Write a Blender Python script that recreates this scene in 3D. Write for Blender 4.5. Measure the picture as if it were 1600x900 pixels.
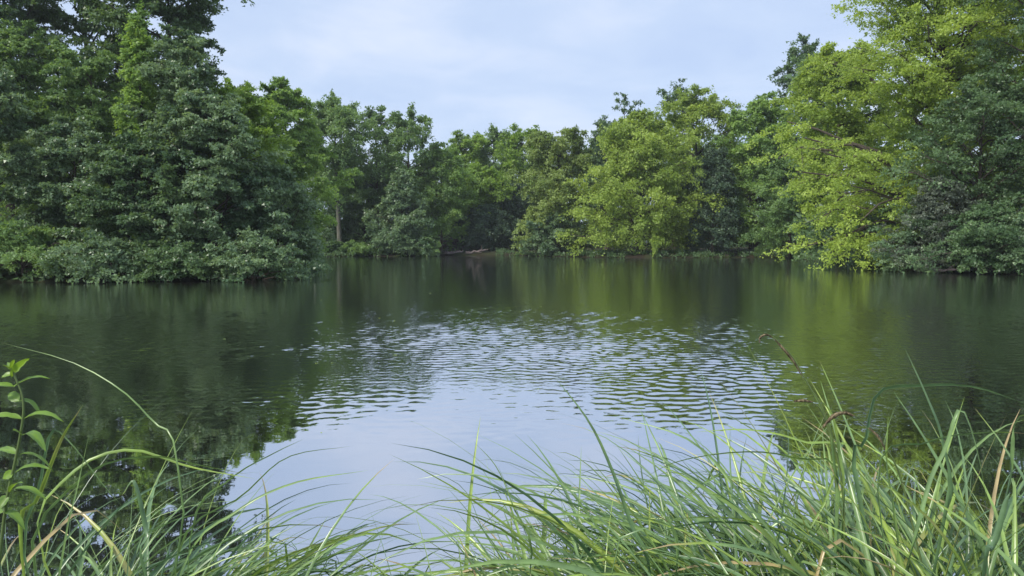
import bpy, math, random
import numpy as np
from mathutils import Vector

# ------------------------------------------------------------------ scene, camera, sky, sun
scene = bpy.context.scene
for o in list(bpy.data.objects):
    bpy.data.objects.remove(o)
COL = scene.collection

F, HOR, CAMH = 1164.0, 378.0, 2.0          # focal length in 1600 px frame, horizon row, eye height over water
PITCH = math.atan((450 - HOR) / F)
cam_d = bpy.data.cameras.new('camera')
cam = bpy.data.objects.new('camera', cam_d)
COL.objects.link(cam)
cam.location = (0, 0, CAMH)
cam.rotation_euler = (math.pi / 2 - PITCH, 0, 0)
cam_d.sensor_width = 36
cam_d.lens = 36 * F / 1600
cam_d.clip_start = 0.05
cam_d.clip_end = 5000
scene.camera = cam

SUN_TO = Vector((-0.58, -0.55, 0.85)).normalized()      # direction towards the veiled sun
SUN_EL = math.asin(SUN_TO.z)
SUN_ROT = math.atan2(SUN_TO.x, SUN_TO.y)
world = bpy.data.worlds.new('World')
scene.world = world
world.use_nodes = True
wn, wl = world.node_tree.nodes, world.node_tree.links
wn.clear()


def N(nodes, typ, **kw):
    n = nodes.new(typ)
    for k, v in kw.items():
        if k == 'inp':
            for i, x in v.items():
                n.inputs[i].default_value = x
        else:
            setattr(n, k, v)
    return n


w_out = N(wn, 'ShaderNodeOutputWorld')
w_bg = N(wn, 'ShaderNodeBackground', inp={'Strength': 0.076})
w_sky = N(wn, 'ShaderNodeTexSky', sky_type='NISHITA', sun_disc=False, sun_elevation=SUN_EL, sun_rotation=SUN_ROT)
w_tc = N(wn, 'ShaderNodeTexCoord')
w_sep = N(wn, 'ShaderNodeSeparateXYZ')
w_abs = N(wn, 'ShaderNodeMath', operation='ABSOLUTE')
w_add = N(wn, 'ShaderNodeMath', operation='ADD', inp={1: 0.16})
w_dx = N(wn, 'ShaderNodeMath', operation='DIVIDE')
w_dy = N(wn, 'ShaderNodeMath', operation='DIVIDE')
w_cmb = N(wn, 'ShaderNodeCombineXYZ')
wl.new(w_tc.outputs['Generated'], w_sep.inputs[0])
wl.new(w_sep.outputs['Z'], w_abs.inputs[0])
wl.new(w_abs.outputs[0], w_add.inputs[0])
wl.new(w_sep.outputs['X'], w_dx.inputs[0]); wl.new(w_add.outputs[0], w_dx.inputs[1])
wl.new(w_sep.outputs['Y'], w_dy.inputs[0]); wl.new(w_add.outputs[0], w_dy.inputs[1])
wl.new(w_dx.outputs[0], w_cmb.inputs[0]); wl.new(w_dy.outputs[0], w_cmb.inputs[1])
w_n1 = N(wn, 'ShaderNodeTexNoise', inp={'Scale': 0.85, 'Detail': 5.0, 'Roughness': 0.5, 'Distortion': 0.35})
w_n2 = N(wn, 'ShaderNodeTexNoise', inp={'Scale': 2.6, 'Detail': 6.0, 'Roughness': 0.55, 'Distortion': 0.5})
wl.new(w_cmb.outputs[0], w_n1.inputs['Vector']); wl.new(w_cmb.outputs[0], w_n2.inputs['Vector'])
w_mixn = N(wn, 'ShaderNodeMath', operation='MULTIPLY_ADD', inp={1: 0.4})
wl.new(w_n2.outputs['Fac'], w_mixn.inputs[0]); wl.new(w_n1.outputs['Fac'], w_mixn.inputs[2])
w_r = N(wn, 'ShaderNodeValToRGB')
w_r.color_ramp.elements[0].position = 0.50; w_r.color_ramp.elements[0].color = (0.425, 0.530, 0.745, 1)
w_r.color_ramp.elements[1].position = 0.92; w_r.color_ramp.elements[1].color = (0.665, 0.718, 0.85, 1)
e = w_r.color_ramp.elements.new(0.66); e.color = (0.485, 0.585, 0.775, 1)
wl.new(w_mixn.outputs[0], w_r.inputs['Fac'])
w_sc = N(wn, 'ShaderNodeVectorMath', operation='SCALE', inp={'Scale': 7.6})
wl.new(w_r.outputs['Color'], w_sc.inputs[0])
w_mx = N(wn, 'ShaderNodeMix', data_type='RGBA', inp={'Factor': 0.88})
wl.new(w_sky.outputs[0], w_mx.inputs['A']); wl.new(w_sc.outputs[0], w_mx.inputs['B'])
wl.new(w_mx.outputs['Result'], w_bg.inputs['Color'])
wl.new(w_bg.outputs[0], w_out.inputs['Surface'])

sun_d = bpy.data.lights.new('sun', 'SUN')
sun_d.energy = 2.0
sun_d.angle = math.radians(10)
sun_d.color = (1.0, 0.95, 0.84)
sun = bpy.data.objects.new('sun', sun_d)
COL.objects.link(sun)
sun.rotation_euler = (-SUN_TO).to_track_quat('-Z', 'Y').to_euler()

scene.view_settings.view_transform = 'Standard'
scene.view_settings.look = 'None'
scene.view_settings.gamma = 1
scene.view_settings.exposure = 1.18
scene.cycles.max_bounces = 8
scene.cycles.diffuse_bounces = 4
scene.cycles.glossy_bounces = 3
scene.cycles.transmission_bounces = 5
scene.cycles.transparent_max_bounces = 8
scene.cycles.use_denoising = True


# ------------------------------------------------------------------ helpers
def at(px, py, D):
    """point seen at pixel (px, py) of the 1600x900 frame, D metres ahead"""
    x, y = (px - 800) / F, (450 - py) / F
    c, s = math.cos(PITCH), math.sin(PITCH)
    d = np.array([x, c + y * s, -s + y * c])
    return np.array([0, 0, CAMH]) + d * (D / d[1])


def tag(o, label=None, cat=None, group=None, kind=None):
    if label: o['label'] = label
    if cat: o['category'] = cat
    if group: o['group'] = group
    if kind: o['kind'] = kind
    return o


def link(o, parent=None):
    COL.objects.link(o)
    if parent is not None:
        o.parent = parent
    return o


def empty(name, loc=(0, 0, 0)):
    o = bpy.data.objects.new(name, None)
    o.location = loc
    o.empty_display_size = 0.2
    return link(o)


def mesh_np(name, verts, faces, mat, attr=None, smooth=False):
    """faces: (M,k) int array of equal size polygons, or a list of such arrays"""
    if not isinstance(faces, list):
        faces = [faces]
    me = bpy.data.meshes.new(name)
    verts = np.ascontiguousarray(verts, dtype=np.float32)
    me.vertices.add(len(verts))
    me.vertices.foreach_set('co', verts.ravel())
    idx = np.concatenate([f.ravel() for f in faces]).astype(np.int32)
    tot = np.concatenate([np.full(len(f), f.shape[1]) for f in faces]).astype(np.int32)
    st = np.concatenate([[0], np.cumsum(tot)[:-1]]).astype(np.int32)
    me.loops.add(len(idx))
    me.loops.foreach_set('vertex_index', idx)
    me.polygons.add(len(tot))
    me.polygons.foreach_set('loop_start', st)
    if smooth:
        me.polygons.foreach_set('use_smooth', np.ones(len(tot), dtype=bool))
    if attr is not None:
        for k, v in attr.items():
            a = me.attributes.new(k, 'FLOAT', 'FACE' if len(v) == len(tot) else 'POINT')
            a.data.foreach_set('value', np.ascontiguousarray(v, dtype=np.float32))
    me.update(calc_edges=True)
    me.materials.append(mat)
    return me


def unit(v):
    return v / np.maximum(np.linalg.norm(v, axis=-1, keepdims=True), 1e-9)


def tubes(P, Rad, sides=6):
    """P (N,K,3) polylines, Rad (N,K) radii -> verts, quads"""
    Nn, K, _ = P.shape
    T = np.empty_like(P)
    T[:, 1:-1] = P[:, 2:] - P[:, :-2]
    T[:, 0] = P[:, 1] - P[:, 0]
    T[:, -1] = P[:, -1] - P[:, -2]
    T = unit(T)
    ref = np.where(np.abs(T[:, :1, 2:3]) > 0.8, np.array([1.0, 0, 0]), np.array([0, 0, 1.0]))
    A = unit(np.cross(T, ref))
    B = np.cross(T, A)
    a = np.arange(sides) * 2 * math.pi / sides
    V = P[:, :, None] + Rad[:, :, None, None] * (np.cos(a)[None, None, :, None] * A[:, :, None] + np.sin(a)[None, None, :, None] * B[:, :, None])
    V = V.reshape(-1, 3)
    n = np.arange(Nn)[:, None, None] * (K * sides)
    k = np.arange(K - 1)[None, :, None] * sides
    s = np.arange(sides)[None, None, :]
    s2 = (s + 1) % sides
    q = np.stack(np.broadcast_arrays(n + k + s, n + k + s2, n + k + sides + s2, n + k + sides + s), -1).reshape(-1, 4)
    return V, q


def leaves_mesh(name, pos, axis, nrm, L, W, tint, mat):
    """small pointed leaves, one face each"""
    a = unit(axis)
    side = unit(np.cross(nrm, a))
    n = np.cross(a, side)
    L = L[:, None]; W = W[:, None]
    v = np.empty((len(pos), 3, 3))
    v[:, 0] = pos + side * W * 0.5 + a * L * 0.15
    v[:, 1] = pos - side * W * 0.5 + n * W * 0.15
    v[:, 2] = pos + a * L
    q = np.arange(len(pos) * 3).reshape(-1, 3)
    return mesh_np(name, v.reshape(-1, 3), q, mat, {'tint': tint})


# ------------------------------------------------------------------ materials
def new_mat(name):
    m = bpy.data.materials.new(name)
    m.use_nodes = True
    nt = m.node_tree
    nt.nodes.clear()
    return m, nt.nodes, nt.links


def leaf_mat(name, c0, c1, gloss=0.38, transl=0.28, spec=0.5):
    m, n, l = new_mat(name)
    out = N(n, 'ShaderNodeOutputMaterial')
    at_ = N(n, 'ShaderNodeAttribute', attribute_name='tint')
    r = N(n, 'ShaderNodeValToRGB')
    r.color_ramp.elements[0].color = (*c0, 1); r.color_ramp.elements[0].position = 0.05
    r.color_ramp.elements[1].color = (*c1, 1); r.color_ramp.elements[1].position = 0.95
    l.new(at_.outputs['Fac'], r.inputs['Fac'])
    p = N(n, 'ShaderNodeBsdfPrincipled', inp={'Roughness': gloss, 'Specular IOR Level': spec})
    l.new(r.outputs['Color'], p.inputs['Base Color'])
    t = N(n, 'ShaderNodeBsdfTranslucent')
    mul = N(n, 'ShaderNodeMix', data_type='RGBA', blend_type='MULTIPLY', inp={'Factor': 1.0, 'B': (1.7, 1.6, 0.7, 1)})
    l.new(r.outputs['Color'], mul.inputs['A'])
    l.new(mul.outputs['Result'], t.inputs['Color'])
    mx = N(n, 'ShaderNodeMixShader', inp={'Fac': transl})
    l.new(p.outputs[0], mx.inputs[1]); l.new(t.outputs[0], mx.inputs[2])
    l.new(mx.outputs[0], out.inputs['Surface'])
    return m


LEAF = {
    'dark': leaf_mat('leaf_dark_green', (0.056, 0.110, 0.049), (0.134, 0.218, 0.095), 0.42, 0.36, .45),
    'blue': leaf_mat('leaf_blue_green', (0.074, 0.138, 0.072), (0.186, 0.275, 0.141), 0.38, 0.34, .55),
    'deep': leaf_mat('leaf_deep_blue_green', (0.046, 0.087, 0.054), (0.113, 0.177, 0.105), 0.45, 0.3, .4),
    'mid': leaf_mat('leaf_mid_green', (0.090, 0.165, 0.060), (0.205, 0.318, 0.118), 0.45, 0.40, .35),
    'light': leaf_mat('leaf_light_green', (0.130, 0.228, 0.060), (0.255, 0.390, 0.110), 0.45, 0.42, .35),
    'yellow': leaf_mat('leaf_yellow_green', (0.165, 0.252, 0.044), (0.325, 0.428, 0.086), 0.48, 0.40, .3),
    'olive': leaf_mat('leaf_olive', (0.150, 0.220, 0.066), (0.265, 0.345, 0.110), 0.5, 0.36, .3),
    'yolive': leaf_mat('leaf_dull_yellow_green', (0.165, 0.250, 0.050), (0.320, 0.420, 0.095), 0.48, 0.38, .3),
    'lime': leaf_mat('leaf_lime', (0.130, 0.225, 0.042), (0.260, 0.390, 0.078), 0.45, 0.42, .35),
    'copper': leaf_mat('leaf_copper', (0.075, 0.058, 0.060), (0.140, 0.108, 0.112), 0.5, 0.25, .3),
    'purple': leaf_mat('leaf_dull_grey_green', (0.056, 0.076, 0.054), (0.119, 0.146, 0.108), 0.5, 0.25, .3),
}


def bark_mat(name, c0, c1, scale=6.0):
    m, n, l = new_mat(name)
    out = N(n, 'ShaderNodeOutputMaterial')
    tc = N(n, 'ShaderNodeTexCoord')
    mp = N(n, 'ShaderNodeMapping', inp={'Scale': (1, 1, 0.25)})
    nz = N(n, 'ShaderNodeTexNoise', inp={'Scale': scale, 'Detail': 5.0})
    r = N(n, 'ShaderNodeValToRGB')
    r.color_ramp.elements[0].color = (*c0, 1); r.color_ramp.elements[0].position = 0.3
    r.color_ramp.elements[1].color = (*c1, 1); r.color_ramp.elements[1].position = 0.7
    p = N(n, 'ShaderNodeBsdfPrincipled', inp={'Roughness': 0.9, 'Specular IOR Level': 0.2})
    b = N(n, 'ShaderNodeBump', inp={'Strength': 0.6, 'Distance': 0.03})
    l.new(tc.outputs['Object'], mp.inputs[0]); l.new(mp.outputs[0], nz.inputs['Vector'])
    l.new(nz.outputs['Fac'], r.inputs['Fac']); l.new(r.outputs['Color'], p.inputs['Base Color'])
    l.new(nz.outputs['Fac'], b.inputs['Height']); l.new(b.outputs[0], p.inputs['Normal'])
    l.new(p.outputs[0], out.inputs['Surface'])
    return m


BARK = bark_mat('bark_brown_grey', (0.045, 0.036, 0.028), (0.10, 0.085, 0.068))
BARK_PALE = bark_mat('bark_pale_grey', (0.085, 0.085, 0.066), (0.16, 0.155, 0.125))
DEADWOOD = bark_mat('dead_wood', (0.10, 0.080, 0.076), (0.20, 0.165, 0.158))
STONE = bark_mat('pale_stone', (0.32, 0.30, 0.27), (0.46, 0.43, 0.39), 12)


def ground_material():
    m, n, l = new_mat('woodland_ground')
    out = N(n, 'ShaderNodeOutputMaterial')
    g = N(n, 'ShaderNodeNewGeometry')
    n1 = N(n, 'ShaderNodeTexNoise', inp={'Scale': 0.35, 'Detail': 5.0})
    n2 = N(n, 'ShaderNodeTexNoise', inp={'Scale': 7.0, 'Detail': 6.0})
    r1 = N(n, 'ShaderNodeValToRGB')
    r1.color_ramp.elements[0].color = (0.028, 0.022, 0.015, 1); r1.color_ramp.elements[0].position = 0.42
    r1.color_ramp.elements[1].color = (0.038, 0.056, 0.020, 1); r1.color_ramp.elements[1].position = 0.62
    r2 = N(n, 'ShaderNodeValToRGB')
    r2.color_ramp.elements[0].color = (0.55, 0.55, 0.55, 1); r2.color_ramp.elements[1].color = (1.35, 1.3, 1.2, 1)
    mx = N(n, 'ShaderNodeMix', data_type='RGBA', blend_type='MULTIPLY', inp={'Factor': 1.0})
    p = N(n, 'ShaderNodeBsdfPrincipled', inp={'Roughness': 0.95, 'Specular IOR Level': 0.15})
    b = N(n, 'ShaderNodeBump', inp={'Strength': 0.8, 'Distance': 0.06})
    for x in (n1, n2): l.new(g.outputs['Position'], x.inputs['Vector'])
    l.new(n1.outputs['Fac'], r1.inputs['Fac']); l.new(n2.outputs['Fac'], r2.inputs['Fac'])
    l.new(r1.outputs['Color'], mx.inputs['A']); l.new(r2.outputs['Color'], mx.inputs['B'])
    l.new(mx.outputs['Result'], p.inputs['Base Color'])
    l.new(n2.outputs['Fac'], b.inputs['Height']); l.new(b.outputs[0], p.inputs['Normal'])
    l.new(p.outputs[0], out.inputs['Surface'])
    return m


def water_material():
    m, n, l = new_mat('pond_water')
    out = N(n, 'ShaderNodeOutputMaterial')
    g = N(n, 'ShaderNodeNewGeometry')
    sep = N(n, 'ShaderNodeSeparateXYZ')
    l.new(g.outputs['Position'], sep.inputs[0])

    def noise(scale, sx, sy, detail, rough=0.5, dist=0.0):
        mp = N(n, 'ShaderNodeMapping', inp={'Scale': (sx, sy, 1)})
        t = N(n, 'ShaderNodeTexNoise', inp={'Scale': scale, 'Detail': detail, 'Roughness': rough, 'Distortion': dist})
        l.new(g.outputs['Position'], mp.inputs[0]); l.new(mp.outputs[0], t.inputs['Vector'])
        return t.outputs['Fac']

    def math_(op, a, b=None, c=None):
        x = N(n, 'ShaderNodeMath', operation=op)
        for i, v in enumerate((a, b, c)):
            if v is None: continue
            if isinstance(v, (int, float)): x.inputs[i].default_value = v
            else: l.new(v, x.inputs[i])
        return x.outputs[0]

    def mrange(v, a, b, c, d):
        x = N(n, 'ShaderNodeMapRange', interpolation_type='SMOOTHSTEP', inp={1: a, 2: b, 3: c, 4: d})
        l.new(v, x.inputs[0])
        return x.outputs[0]

    # the breeze patch itself is modelled; the material only adds its finest wrinkles and the swell beyond it
    wob = math_('MULTIPLY', math_('SUBTRACT', noise(0.35, 1, 1, 2.0), 0.5), 7.0)
    dist = math_('ADD', sep.outputs['Y'], wob)
    near = mrange(dist, 7.0, 14.0, 0.03, 1.0)
    fine = math_('MULTIPLY', math_('MULTIPLY', noise(13.0, 1.0, 1.1, 1.0), 0.0032), near)
    far = mrange(sep.outputs['Y'], 20.0, 30.0, 0.0, 1.0)
    h1 = math_('MULTIPLY', math_('MULTIPLY', noise(5.6, 1.0, 0.95, 1.0, 0.5, 0.4), 0.0042), far)
    h = math_('ADD', fine, h1)
    h3 = math_('MULTIPLY', noise(1.1, 0.7, 1.6, 1.0), 0.0026)
    h = math_('ADD', h, h3)
    b = N(n, 'ShaderNodeBump', inp={'Strength': 1.0, 'Distance': 1.0})
    l.new(h, b.inputs['Height'])
    gl = N(n, 'ShaderNodeBsdfGlossy', inp={'Color': (0.95, 0.97, 1.0, 1), 'Roughness': 0.015})
    df = N(n, 'ShaderNodeBsdfDiffuse', inp={'Color': (0.016, 0.017, 0.012, 1)})
    l.new(b.outputs[0], gl.inputs['Normal'])
    fr = N(n, 'ShaderNodeFresnel', inp={'IOR': 1.33})
    l.new(b.outputs[0], fr.inputs['Normal'])
    fac = mrange(fr.outputs[0], 0.02, 0.45, 0.70, 0.81)
    mx = N(n, 'ShaderNodeMixShader')
    l.new(fac, mx.inputs[0]); l.new(df.outputs[0], mx.inputs[1]); l.new(gl.outputs[0], mx.inputs[2])
    l.new(mx.outputs[0], out.inputs['Surface'])
    return m


# ------------------------------------------------------------------ terrain and pond
def P2(px, py):
    D = CAMH * F / (py - HOR)
    return ((px - 800) / F * D, D)


SHORE = np.array([(-40, 3.4), (-12, 3.3), (-3, 3.0), (0, 3.1), (3, 3.0), (12, 3.3), (34, 4), (40, 20), (34, 36),
                  P2(1700, 435), P2(1600, 430), P2(1500, 426), P2(1400, 421), P2(1300, 412), P2(1262, 405.5), P2(1240, 402.5),
                  P2(1150, 402), P2(1040, 403), P2(930, 402), P2(850, 400.5), P2(800, 399), P2(690, 398.8), P2(640, 400.5), P2(560, 400.5),
                  P2(505, 401.5), P2(495, 405), P2(500, 412), P2(480, 425), P2(430, 434), P2(340, 438), P2(200, 440), P2(0, 441), (-34, 34), (-44, 20)])


def signed_dist(X, Y):
    """distance to the pond's edge, negative inside"""
    p = np.stack([X, Y], -1)
    d = np.full(X.shape, 1e9)
    inside = np.zeros(X.shape, bool)
    n = len(SHORE)
    for i in range(n):
        a, b = SHORE[i], SHORE[(i + 1) % n]
        ab = b - a
        t = np.clip(((p - a) @ ab) / (ab @ ab), 0, 1)
        d = np.minimum(d, np.linalg.norm(p - (a + t[..., None] * ab), axis=-1))
        c = (a[1] > Y) != (b[1] > Y)
        xi = a[0] + (Y - a[1]) / ((b[1] - a[1]) if b[1] != a[1] else 1e-9) * ab[0]
        inside ^= c & (X < xi)
    return np.where(inside, -d, d)


def ground_h(X, Y):
    X = np.asarray(X, float); Y = np.asarray(Y, float)
    s = signed_dist(X, Y)
    bump = 0.05 * np.sin(X * 1.3 + 0.7 * Y) + 0.04 * np.sin(Y * 1.9 - X * 0.6)
    out = 0.10 + 0.30 * (1 - np.exp(-np.maximum(s, 0) / 1.0)) + 0.02 * np.clip(s, 0, 60) + bump * np.clip(s, 0, 1)
    ins = 0.10 - 0.9 * (1 - np.exp(np.minimum(s, 0) / 1.2))
    out = out + 0.32 * np.clip((3.4 - Y) / 1.2, 0, 1) * np.clip(s * 2, 0, 1)
    return np.where(s > 0, out, ins)


xs = np.concatenate([[-2500, -900, -400, -220, -130, -90], np.linspace(-66, 66, 161), [90, 130, 220, 400, 900, 2500]])
ys = np.concatenate([[-2500, -900, -300, -90, -30, -10, -4], np.linspace(-1, 8, 26), np.linspace(8.7, 135, 150), [145, 170, 220, 320, 600, 1200, 2500]])
GX, GY = np.meshgrid(xs, ys, indexing='ij')
GZ = ground_h(GX, GY)
nx, ny = GX.shape
idx = np.arange(nx * ny).reshape(nx, ny)
fq = np.stack([idx[:-1, :-1], idx[1:, :-1], idx[1:, 1:], idx[:-1, 1:]], -1).reshape(-1, 4)
ground = bpy.data.objects.new('ground', mesh_np('ground', np.stack([GX, GY, GZ], -1).reshape(-1, 3), fq, ground_material(), smooth=True))
link(ground); tag(ground, kind='structure')

def water_mesh():
    rng = np.random.default_rng(31)
    nr, nc = 400, 400
    Y0, Y1 = 6.0, 29.0
    v = np.linspace(0, 1, nr)
    Yr = 1 / ((1 - v) / Y0 + v / Y1)                         # rows closer together near the bank
    Yr = 0.55 * Yr + 0.45 * (Y0 + (Y1 - Y0) * v)
    half = 2.0 + 0.75 * Yr
    X = np.linspace(-1, 1, nc)[None] * half[:, None]
    Y = np.repeat(Yr[:, None], nc, 1)
    Z = np.zeros_like(X)
    gust = np.zeros_like(X)
    for k in range(9):
        a, l = rng.uniform(0, 6.28), rng.uniform(2.5, 9)
        gust += np.sin((X * math.cos(a) * .6 + Y * math.sin(a)) * 6.28 / l + rng.uniform(0, 6.28)) / 9 ** .5
    for k in range(90):
        lam = math.exp(rng.uniform(math.log(0.14), math.log(0.34)))
        a = math.radians(90) + rng.normal(0, 0.95)
        w = 6.2832 / lam
        Z += (0.078 / 9.5 * 1.414 / w) * np.sin(w * (X * math.cos(a) + Y * math.sin(a)) + rng.uniform(0, 6.28))
    sm = lambda x: np.clip(x, 0, 1) ** 2 * (3 - 2 * np.clip(x, 0, 1))
    Ym = Y + 1.3 * gust
    amp = sm((Ym - 6.6) / 8.0) * (1 - 0.85 * sm((Y - 20.5) / 7.5)) * np.clip(1 + 0.28 * gust, .4, 1.6)
    amp *= sm((Y - Y0) / 1.5) * sm((Y1 - Y) / 1.5) * sm((1 - np.abs(X) / half[:, None]) * half[:, None] / 1.5)
    Z *= amp
    V = np.stack([X, Y, Z], -1).reshape(-1, 3)
    i = np.arange(nr * nc).reshape(nr, nc)
    q = np.stack([i[:-1, :-1], i[:-1, 1:], i[1:, 1:], i[1:, :-1]], -1).reshape(-1, 4)
    n = nr * nc
    V = np.concatenate([V, [(-60, 2, 0), (60, 2, 0), (60, 128, 0), (-60, 128, 0)]])
    a, b_, c, d = i[0, 0], i[0, -1], i[-1, -1], i[-1, 0]
    rim = [np.array([[n, n + 1, b_, a]]), np.array([[n + 1, n + 2, c, b_]]), np.array([[n + 2, n + 3, d, c]]), np.array([[n + 3, n, a, d]])]
    # the rim meets only the corners of the grid; its inner edges run along the grid's straight, level border
    return mesh_np('water', V, [q] + rim, water_material(), smooth=True)


water = bpy.data.objects.new('water', water_mesh())
link(water); tag(water, kind='structure')


# ------------------------------------------------------------------ trees
def prof(kind, t):
    """crown radius (0..1) at relative height t of the crown"""
    if kind == 'round':
        return np.sqrt(np.clip(1 - (2 * t - 0.9) ** 2 / 1.22, 0, 1))
    if kind == 'full':        # leafy to the ground, widest low
        return np.interp(t, [0, .08, .28, .55, .8, .93, 1], [.72, .9, 1, .92, .72, .5, .22])
    if kind == 'cone':
        return np.interp(t, [0, .15, .5, .8, 1], [.8, 1, .66, .3, .05])
    if kind == 'dome':
        return np.interp(t, [0, .2, .5, .75, .92, 1], [.9, 1, .92, .72, .42, .1])
    if kind == 'vase':
        return np.interp(t, [0, .25, .55, .8, .94, 1], [.35, .6, .92, 1, .68, .2])
    if kind == 'column':
        return np.interp(t, [0, .1, .4, .7, .9, 1], [.75, .95, 1, .95, .74, .38])
    return np.ones_like(t)


def tree(name, label, cat, group, px, D, top, hw, leaf='mid', kind='full', base=0.5, limbs=40, sec=8, twigs=5, lpt=18,
         ls=0.17, tpx=None, bark=None, seed=1, droop=0.25, flat=0.5, depth=None, extra=(), limb_parts=False, trunk_r=None,
         lump=0.22, fill=1.0, multi=1, zsp=0.28, dens=1.0, twl=1.0):
    rng = np.random.default_rng(seed * 7919 + 13)
    bark = bark or BARK
    X = (px - 800) / F * D
    Xt = X if tpx is None else (tpx - 800) / F * D
    gz = float(ground_h(Xt, D))
    H = CAMH + (HOR - top) / F * D - gz
    R = hw / F * D
    Ry = depth if depth else min(R, max(R * 0.8, 2.5))
    hb = base
    root = empty(name, (Xt, D, gz))
    tag(root, label, cat, group)
    off = X - Xt
    # trunk axis
    tt = np.linspace(0, 1, 10)
    wobx = np.cumsum(rng.normal(0, 0.02, 10)) * H * 0.12
    woby = np.cumsum(rng.normal(0, 0.02, 10)) * H * 0.12
    ax = np.stack([off * np.clip(tt, 0, 1) ** 1.3 + wobx - wobx[0], woby - woby[0], tt * H * 0.93 - 0.25], -1)
    tr = trunk_r or (0.012 * H + 0.012 * R + 0.03)
    trad = tr * (1 - 0.9 * tt ** 0.85) * np.where(tt == 0, 1.35, 1)
    TP, TR = [ax], [trad]
    for k in range(multi - 1):
        a = rng.uniform(0, 2 * math.pi)
        s = rng.uniform(0.45, 0.85)
        d = np.array([math.cos(a) * R * 0.6, math.sin(a) * Ry * 0.5, H * s])
        p = ax[0] + np.array([math.cos(a), math.sin(a), 0]) * 0.2 + tt[:, None] ** np.array([1.3, 1.3, 0.9]) * d
        TP.append(p); TR.append(trad * 0.7)

    def axis_at(z):
        return np.stack([np.interp(z, ax[:, 2], ax[:, k]) for k in range(3)], -1)

    # limb targets inside the crown's envelope
    n = limbs
    t = (np.arange(n) + rng.uniform(0, 1, n)) / n
    t = t ** 0.72
    az = np.arange(n) * 2.39996 + rng.normal(0, 0.35, n)
    c = np.cos(az); s = np.sin(az)
    back = (s > 0.25) & (rng.uniform(0, 1, n) < 0.45)       # thin out what faces away
    s = np.where(back, -s, s)
    ph = rng.uniform(0, 6.28, 6)
    lumpf = 1 + lump * (np.sin(az * 2 + ph[0] + t * 5) * 0.5 + np.sin(az * 3 + ph[1] - t * 9) * 0.5 + np.sin(t * 17 + ph[2]) * 0.35) + rng.normal(0, 0.08, n)
    rr = prof(kind, t) * lumpf * rng.choice([1.0, 1.0, 0.85, 0.6], n)
    z = hb + t * (H - hb)
    cx = off * np.clip((z / H), 0, 1)
    cx = np.where(z / H > 0.25, off * np.clip(z / H * 1.6, 0, 1), cx)
    tgt = np.stack([cx + c * rr * R, s * rr * Ry, z], -1)
    if len(extra):
        ex = np.array([at(*e) for e in extra]) - np.array([Xt, D, gz])
        tgt = np.concatenate([tgt, ex])
        n = len(tgt)
    hr = np.hypot(tgt[:, 0] - cx[:1].mean() * 0, tgt[:, 1])
    rise = np.clip(hr * rng.uniform(0.35, 0.85, n), 0, None)
    zs = np.clip(tgt[:, 2] - rise, np.minimum(H * 0.12 + 0.1, tgt[:, 2]), H * 0.86)
    st = axis_at(zs)
    u = np.linspace(0, 1, 7)[None, :, None]
    ctrl = st * 0.45 + tgt * 0.55 + np.array([0, 0, 1.0]) * (hr * rng.uniform(0.02, 0.28, n))[:, None]
    ctrl += rng.normal(0, 0.05, (n, 3)) * hr[:, None]
    LP = (1 - u) ** 2 * st[:, None] + 2 * u * (1 - u) * ctrl[:, None] + u ** 2 * tgt[:, None]
    LP[:, 1:-1] += rng.normal(0, 0.018, (n, 5, 3)) * hr[:, None, None]
    Ll = np.linalg.norm(tgt - st, axis=1)
    lr0 = np.clip(0.014 * Ll + 0.012, 0.02, tr * 0.6)
    LR = lr0[:, None] * np.linspace(1, 0.22, 7)[None]
    # secondary branches
    m = sec
    su = np.tile((np.arange(m) + 0.5) / m, (n, 1)) + rng.uniform(-0.5, 0.5, (n, m)) / m
    su = 0.22 + 0.78 * su
    su[:, -1] = 0.97
    ki = np.clip((su * 6).astype(int), 0, 5)
    fr_ = (su * 6 - ki)[..., None]
    ii = np.arange(n)[:, None]
    sp = LP[ii, ki] * (1 - fr_) + LP[ii, ki + 1] * fr_
    td = unit(LP[ii, ki + 1] - LP[ii, ki])
    rot = rng.choice([-1, 1], (n, m)) * rng.uniform(0.35, 1.25, (n, m))
    rot[:, -1] *= 0.25
    cd, sd = np.cos(rot), np.sin(rot)
    dd = np.stack([td[..., 0] * cd - td[..., 1] * sd, td[..., 0] * sd + td[..., 1] * cd, td[..., 2] * 0.45 + rng.normal(0.02, zsp, (n, m))], -1)
    dd = unit(dd)
    sl = (0.22 + 0.26 * (1 - su)) * Ll[:, None] * rng.uniform(0.6, 1.25, (n, m)) + 0.3
    sl = np.clip(sl, 0.35, max(2.0, 0.42 * R))
    v = np.linspace(0, 1, 4)[None, None, :, None]
    SP = sp[:, :, None] + dd[:, :, None] * sl[:, :, None, None] * v + np.array([0, 0, -1.0]) * (droop * sl[:, :, None, None] * v ** 2)
    SP = SP.reshape(-1, 4, 3)
    SLn = sl.reshape(-1)
    SR = np.clip(0.010 * SLn + 0.004, 0.006, 0.05)[:, None] * np.linspace(1, 0.3, 4)[None]
    # twigs
    q = twigs
    M = len(SP)
    tu = 0.15 + 0.85 * (np.arange(q)[None] + rng.uniform(0, 1, (M, q))) / q
    ki = np.clip((tu * 3).astype(int), 0, 2)
    fr_ = (tu * 3 - ki)[..., None]
    ii = np.arange(M)[:, None]
    tp = SP[ii, ki] * (1 - fr_) + SP[ii, ki + 1] * fr_
    sdv = unit(SP[ii, ki + 1] - SP[ii, ki])
    rot = rng.choice([-1, 1], (M, q)) * rng.uniform(0.3, 1.3, (M, q))
    cd, sd = np.cos(rot), np.sin(rot)
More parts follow.
